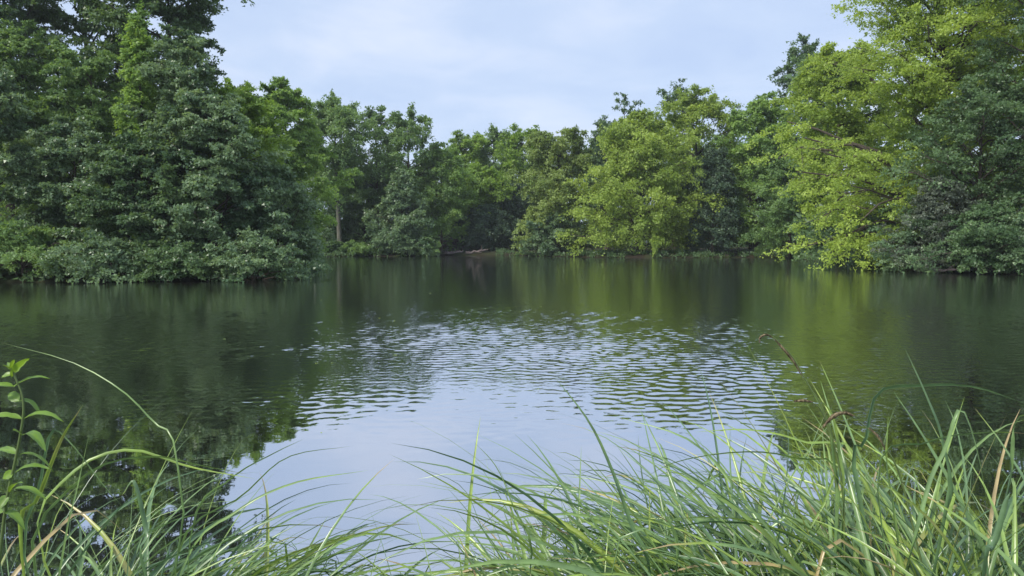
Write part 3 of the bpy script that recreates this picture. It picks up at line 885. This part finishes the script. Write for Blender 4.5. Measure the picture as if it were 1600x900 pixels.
def tussock(label, px, D, n, nfine, az_mean, az_sd, Lr, el, bend, w=(.008, .019), seed=0, tint=(.48, .22), spread=.17, heroes=(), kinks=.2):
    rng = np.random.default_rng(seed + 400)
    X = (px - 800) / F * D
    gz = float(ground_h(X, D))
    root = empty('sedge_tussock', (X, D, gz))
    tag(root, label, 'sedge', GS)
    k = 0
    inv = np.array([X, D, gz])

    def one():
        az = rng.normal(az_mean, az_sd) if rng.uniform() < .8 else rng.uniform(.5, 2.6)
        L = rng.uniform(*Lr)
        r0 = rng.normal(0, 1, 3) * spread * np.array([1, .7, 0]) + np.array([0, 0, -.03])
        kk = (rng.uniform(.45, .8), rng.uniform(.7, 1.9)) if rng.uniform() < kinks else None
        P = grow(rng, r0, az, L, rng.normal(*el), max(.3, rng.normal(*bend)), kink=kk, sway=rng.normal(0, .35))
        tn = np.clip(rng.normal(*tint), .05, .9)
        if rng.uniform() < .02: tn = rng.uniform(.88, 1)
        return P, tn

    def put(P, wd, tn, tw):
        V, q = blade_geo(P, wd, tw)
        tv = np.clip(tn + np.linspace(-.08, .10, len(P)) + rng.normal(0, .04, len(P)), 0, 1)
        if rng.uniform() < .22:                              # browned tip
            tv = np.maximum(tv, np.clip((np.linspace(0, 1, len(P)) - rng.uniform(.7, .9)) * 8, 0, 1))
        tv = tv.repeat(3)
        link(bpy.data.objects.new('blade', mesh_np('blade', V, q, BLADE, {'tint': tv})), root)

    for i in range(int(n * 1.6)):
        P, tn = one()
        put(P, rng.uniform(*w), tn, rng.uniform(-1.1, 1.1))
    for pts, wd, tn in heroes:
        P = smooth_path([np.array([rng.normal(0, .1), rng.normal(0, .06), -.03])] + [at(*p) - inv for p in pts], 18)
        put(P, wd, tn, rng.choice([-1, 1]) * rng.uniform(.7, 1.1))
    Vs, Qs, Ts, o = [], [], [], 0
    for i in range(int(nfine * 1.5)):
        P, tn = one()
        V, q = blade_geo(P, rng.uniform(.0025, .005), rng.normal(0, .6))
        Vs.append(V); Qs.append(q + o); o += len(V)
        Ts.append(np.full(len(V), tn))
    if nfine:
        f = bpy.data.objects.new('fine_blades', mesh_np('fine_blades', np.concatenate(Vs), np.concatenate(Qs), BLADE, {'tint': np.concatenate(Ts)}))
        link(f, root); tag(f, kind='stuff')
    return root


R_ = math.radians
tussock('sedge tussock in the bottom left corner round the leafy herb', 40, 1.9, 55, 40, R_(40), .9, (.85, 1.15), (R_(68), .16), (1.7, .4), seed=1,
        heroes=[([(270, 900, 1.9), (272, 700, 1.9), (240, 660, 1.95), (190, 610, 1.95), (110, 565, 2.0), (0, 535, 2.0)], .0050, .55),
                ([(30, 850, 1.8), (60, 780, 1.8), (95, 690, 1.8), (130, 632, 1.8)], .011, .84),
                ([(40, 880, 1.9), (62, 760, 1.9), (80, 675, 1.9), (110, 690, 1.9), (160, 755, 1.9), (192, 792, 1.9)], .007, .35),
                ([(100, 860, 1.9), (120, 770, 1.9), (139, 680, 1.9)], .007, .5)])
tussock('sedge tussock at the bottom left, its blades arching to the right', 190, 2.0, 75, 45, R_(15), .55, (.8, 1.1), (R_(64), .16), (1.6, .35), seed=2,
        heroes=[([(60, 850, 2.0), (110, 740, 2.0), (200, 702, 2.05), (300, 730, 2.1), (398, 748, 2.1)], .010, .72),
                ([(50, 880, 2.0), (130, 745, 2.0), (230, 712, 2.0), (320, 728, 2.1), (392, 742, 2.1)], .008, .62),
                ([(225, 900, 1.7), (228, 830, 1.7), (210, 752, 1.7), (190, 775, 1.7)], .012, .30)])
tussock('sedge tussock left of the open water, leaning right over it', 265, 2.1, 75, 45, R_(10), .5, (.6, .92), (R_(60), .16), (1.5, .35), seed=3,
        heroes=[([(290, 880, 2.1), (370, 800, 2.1), (460, 755, 2.15), (575, 735, 2.2)], .009, .55),
                ([(280, 860, 2.1), (380, 775, 2.1), (450, 715, 2.15), (550, 697, 2.2)], .008, .6),
                ([(300, 830, 2.1), (360, 750, 2.1), (430, 708, 2.15), (475, 686, 2.2)], .007, .58)])
tussock('low thin sedge tussock at the bottom middle before the open water', 545, 1.85, 12, 10, R_(60), 1.0, (.40, .56), (R_(52), .2), (1.2, .4), seed=4, w=(.004, .008))
tussock('sparse sedge tussock left of the large right hand one', 895, 1.95, 24, 18, R_(120), .6, (.55, .85), (R_(62), .16), (.9, .35), seed=5,
        heroes=[([(800, 900, 1.9), (755, 830, 1.9), (720, 760, 1.95), (640, 726, 2.0)], .005, .4),
                ([(830, 895, 1.9), (800, 790, 1.9), (775, 730, 1.95), (740, 690, 2.0)], .008, .55)])
tussock('sedge tussock with the tallest straight blade, right of the open water', 1005, 1.95, 65, 40, R_(130), .6, (.55, .84), (R_(62), .16), (1.0, .4), seed=6,
        heroes=[([(1015, 900, 1.9), (985, 820, 1.9), (955, 735, 1.9), (920, 660, 1.9), (866, 588, 1.9)], .012, .40),
                ([(1060, 880, 1.9), (1010, 770, 1.9), (960, 690, 1.95), (955, 645, 2.0)][:3], .009, .5)])
tussock('dense sedge tussock arching left in the lower right', 1150, 1.95, 90, 60, R_(155), .5, (.85, 1.2), (R_(64), .15), (1.5, .35), seed=7,
        heroes=[([(1300, 760, 2.1), (1240, 715, 2.1), (1160, 705, 2.1), (1060, 720, 2.1), (1000, 750, 2.1)], .0075, .7),
                ([(1330, 740, 2.1), (1250, 690, 2.1), (1170, 672, 2.1), (1085, 675, 2.1)], .0075, .72),
                ([(1220, 900, 1.9), (1160, 780, 1.9), (1080, 690, 1.9), (960, 650, 2.0)], .009, .5)])
tussock('tall sedge tussock with drooping brown seed spikes', 1330, 2.0, 90, 60, R_(150), .6, (.95, 1.3), (R_(66), .14), (1.5, .35), seed=8,
        heroes=[([(1310, 800, 2.0), (1305, 720, 2.0), (1296, 660, 2.0), (1262, 600, 2.0)], .014, .55),
                ([(1316, 800, 2.0), (1312, 720, 2.0), (1300, 650, 2.0), (1274, 618, 2.0)], .010, .62),
                ([(1400, 900, 1.9), (1395, 800, 1.9), (1385, 730, 1.9), (1388, 650, 1.9)], .011, .62)])
tussock('dense sedge tussock with folded blades near the lower right corner', 1460, 1.9, 85, 50, R_(100), 1.1, (.8, 1.16), (R_(72), .15), (1.5, .4), seed=9, kinks=.25,
        heroes=[([(1335, 740, 2.0), (1350, 690, 2.0), (1370, 612, 2.0), (1440, 601, 2.0), (1520, 603, 2.0), (1600, 630, 2.0)], .013, .38),
                ([(1480, 800, 1.9), (1475, 690, 1.9), (1450, 620, 1.9), (1412, 540, 1.9)], .014, .38),
                ([(1420, 880, 1.8), (1450, 760, 1.8), (1478, 700, 1.8), (1500, 640, 1.8), (1525, 700, 1.8), (1545, 800, 1.8)], .010, .5),
                ([(1370, 750, 1.9), (1450, 690, 1.9), (1540, 675, 1.9), (1620, 678, 1.9)], .007, .55)])
tussock('sedge tussock in the bottom right corner with upright pale blades', 1590, 1.8, 70, 45, R_(90), 1.2, (.78, 1.08), (R_(76), .14), (1.3, .5), seed=10, kinks=.3,
        heroes=[([(1540, 900, 1.6), (1560, 820, 1.6), (1580, 730, 1.6), (1590, 655, 1.6), (1640, 650, 1.6)], .010, .45),
                ([(1540, 900, 1.5), (1555, 850, 1.5), (1570, 790, 1.5), (1578, 770, 1.5)], .014, .25)])


# seed spikes of the sedge
def spike_mat():
    return bark_mat('sedge_seed_spike', (0.075, 0.058, 0.036), (0.30, 0.24, 0.14), 160)


SPIKE = spike_mat()
STEM = leaf_mat('herb_stem', (0.10, 0.15, 0.05), (0.16, 0.22, 0.07), .5, .1)


def flower_stem(label, stem_pts, spikes, seed):
    rng = np.random.default_rng(seed)
    o = at(*stem_pts[0])
    root = empty('sedge_flower_stem', tuple(o))
    tag(root, label, 'seed head', 'seed heads of the sedge')
    P = smooth_path([at(*p) - o for p in stem_pts], 16)
    V, q = tubes(P[None], np.linspace(.0028, .0012, 16)[None], 6)
    link(bpy.data.objects.new('stem', mesh_np('stem', V, q, STEM, {'tint': np.full(len(V), .4)}, smooth=True)), root)
    for pts, r in spikes:
        P = smooth_path([at(*p) - o for p in pts], 26)
        u = np.linspace(0, 1, 26)
        rad = r * np.clip(np.sin(np.clip(u * 1.02 + .03, 0, 1) * math.pi) ** .55, .12, 1) * (1 + .22 * np.sin(u * 150))
        V, q = tubes(P[None], rad[None], 8)
        V += rng.normal(0, r * .10, V.shape)
        sp = link(bpy.data.objects.new('seed_spike', mesh_np('seed_spike', V, q, SPIKE, smooth=True)), root)
        # scales standing off the spike
        k = 90
        i = rng.integers(1, 24, k)
        d = unit(rng.normal(0, 1, (k, 3)))
        t = unit(P[i + 1] - P[i])
        d = unit(d - (d * t).sum(1, keepdims=True) * t)
        me = leaves_mesh('scales', P[i] + d * rad[i][:, None] * .8, t + d * .55, d, np.full(k, r * 1.6), np.full(k, r * .8), rng.uniform(.3, 1, k), SPIKE)
        s = link(bpy.data.objects.new('scales', me), sp); tag(s, kind='stuff')


flower_stem('tall sedge stem with a drooping seed spike standing against the rippled water',
            [(1320, 900, 2.0), (1316, 760, 2.0), (1290, 650, 2.0), (1262, 600, 2.0), (1240, 560, 2.0), (1214, 532, 2.0), (1206, 526, 2.0)],
            [([(1253, 588, 2.0), (1240, 565, 2.0), (1222, 543, 2.0), (1209, 529, 2.0)], .0030),
             ([(1208, 528, 2.0), (1198, 523, 2.0), (1188, 527, 2.0), (1187, 536, 2.0)], .0026)], 1)
flower_stem('bent sedge stem with a thick dark drooping seed spike',
            [(1440, 880, 1.95), (1405, 740, 1.95), (1375, 690, 1.95), (1350, 665, 1.95), (1330, 650, 1.95)],
            [([(1335, 650, 1.95), (1318, 645, 1.95), (1300, 652, 1.95), (1283, 671, 1.95)], .0050),
             ([(1385, 705, 1.95), (1372, 683, 1.95), (1357, 668, 1.95)], .0034)], 2)
flower_stem('thin sedge stem with a short level brown spike',
            [(1310, 820, 2.05), (1300, 700, 2.05), (1285, 645, 2.05), (1268, 628, 2.05)],
            [([(1270, 628, 2.05), (1255, 626, 2.05), (1240, 627, 2.05)], .0035)], 3)


# ------------------------------------------------------------------ leafy herb at the left edge
HERB = leaf_mat('herb_leaf', (0.085, 0.170, 0.045), (0.20, 0.33, 0.05), .42, .34)


def herb():
    rng = np.random.default_rng(77)
    D = 1.7
    o = at(0, 1000, D)
    root = empty('leafy_herb', tuple(o))
    tag(root, 'upright herb with paired pointed leaves at the left edge', 'herb')
    pts = [(-15, 1000, D), (8, 800, D), (22, 730, D), (32, 680, D), (37, 640, D), (34, 615, D), (26, 595, D), (18, 575, D)]
    P = smooth_path([at(*p) - o for p in pts], 24)
    V, q = tubes(P[None], np.linspace(.0042, .0018, 24)[None], 8)
    link(bpy.data.objects.new('stem', mesh_np('stem', V, q, STEM, {'tint': np.full(len(V), .3)}, smooth=True)), root)

    def leaf(p0, p1, w, tint, sag, roll):
        a, b = at(*p0) - o, at(*p1) - o
        K = 9
        u = np.linspace(0, 1, K)
        C = a + (b - a) * u[:, None]
        L = np.linalg.norm(b - a)
        C[:, 2] += sag * L * (u * (1 - u)) * 4 * .3
        T = unit(np.gradient(C, axis=0))
        S = unit(np.cross(T, np.array([0, -.35, 1.0])))
        Nn = np.cross(S, T)
        S = S * math.cos(roll) + Nn * math.sin(roll)
        Nn = np.cross(S, T)
        wid = w * np.sin(np.clip(u, .02, 1) ** .75 * math.pi) ** .8
        wid[-1] = .0004; wid[0] = .0012
        wav = 1 + .06 * np.sin(u * 30)
        cols = []
        for k in (-1, -.5, 0, .5, 1):
            cols.append(C + S * (wid * wav * k * .5)[:, None] + Nn * (abs(k) * wid * .16)[:, None] + Nn * (rng.normal(0, .0006, K))[:, None])
        V = np.stack(cols, 1).reshape(-1, 3)
        i = (np.arange(K - 1)[:, None, None] * 5 + np.arange(4)[None, :, None])
        qd = (i + np.array([0, 1, 6, 5])).reshape(-1, 4)
        tv = np.full(len(V), tint)
        tv = np.clip(tv + rng.normal(0, .10, len(V)), 0, 1)
        tv[2::5] = min(1, tint + .35)
        link(bpy.data.objects.new('leaf', mesh_np('leaf', V, qd, HERB, {'tint': tv}, smooth=True)), root)

    e = D - .05
    LV = [((18, 590), (46, 560), .022, .8, .3, .9), ((22, 604), (78, 592), .014, .5, .5, .2), ((22, 604), (-25, 606), .014, .6, .3, .1),
          ((30, 627), (66, 652), .019, .35, .7, .1), ((30, 627), (12, 618), .018, .4, .4, .6), ((36, 655), (100, 660), .018, .7, .6, .2),
          ((35, 655), (-20, 652), .014, .7, .3, .1), ((36, 680), (72, 706), .019, .35, .7, .2), ((34, 680), (20, 672), .014, .6, .2, .5),
          ((30, 710), (84, 737), .019, .75, .6, .4), ((28, 710), (-10, 705), .013, .5, .3, .2), ((24, 738), (78, 734), .014, .35, .5, .1),
          ((22, 738), (4, 748), .016, .8, .1, .8), ((18, 765), (72, 780), .017, .7, .4, .3), ((14, 775), (-6, 800), .018, .35, .3, .4),
          ((14, 770), (36, 755), .012, .5, .3, .2), ((6, 800), (40, 830), .016, .4, .6, .2), ((5, 800), (-20, 830), .016, .4, .6, .2),
          ((18, 585), (2, 590), .012, .6, .2, .3), ((16, 578), (4, 570), .007, .7, .2, .4), ((17, 576), (22, 562), .007, .7, .2, .4), ((16, 578), (12, 566), .006, .5, .2, .2)]
    for (a, b, w, tn, sg, rl) in LV:
        dz = rng.normal(0, .03)
        leaf((*a, D), (*b, D + dz), w * 1.3, tn, sg, rl)


herb()


# ------------------------------------------------------------------ thin summer haze over the pond
def haze():
    x0, x1, y0, y1, z0, z1 = -420, 420, -60, 420, -6, 40
    v = np.array([(x, y, z) for z in (z0, z1) for x, y in ((x0, y0), (x1, y0), (x1, y1), (x0, y1))], float)
    f = np.array([(4, 5, 6, 7), (3, 2, 1, 0), (0, 1, 5, 4), (1, 2, 6, 5), (2, 3, 7, 6), (3, 0, 4, 7)])
    m, n, l = new_mat('haze')
    out = N(n, 'ShaderNodeOutputMaterial')
    p = N(n, 'ShaderNodeVolumePrincipled', inp={'Color': (0.86, 0.92, 1.0, 1), 'Density': 0.00034, 'Anisotropy': 0.2})
    l.new(p.outputs[0], out.inputs['Volume'])
    o = bpy.data.objects.new('haze', mesh_np('haze', v, f, m))
    link(o); tag(o, 'thin pale haze in the air over the pond', 'haze', kind='stuff')


haze()
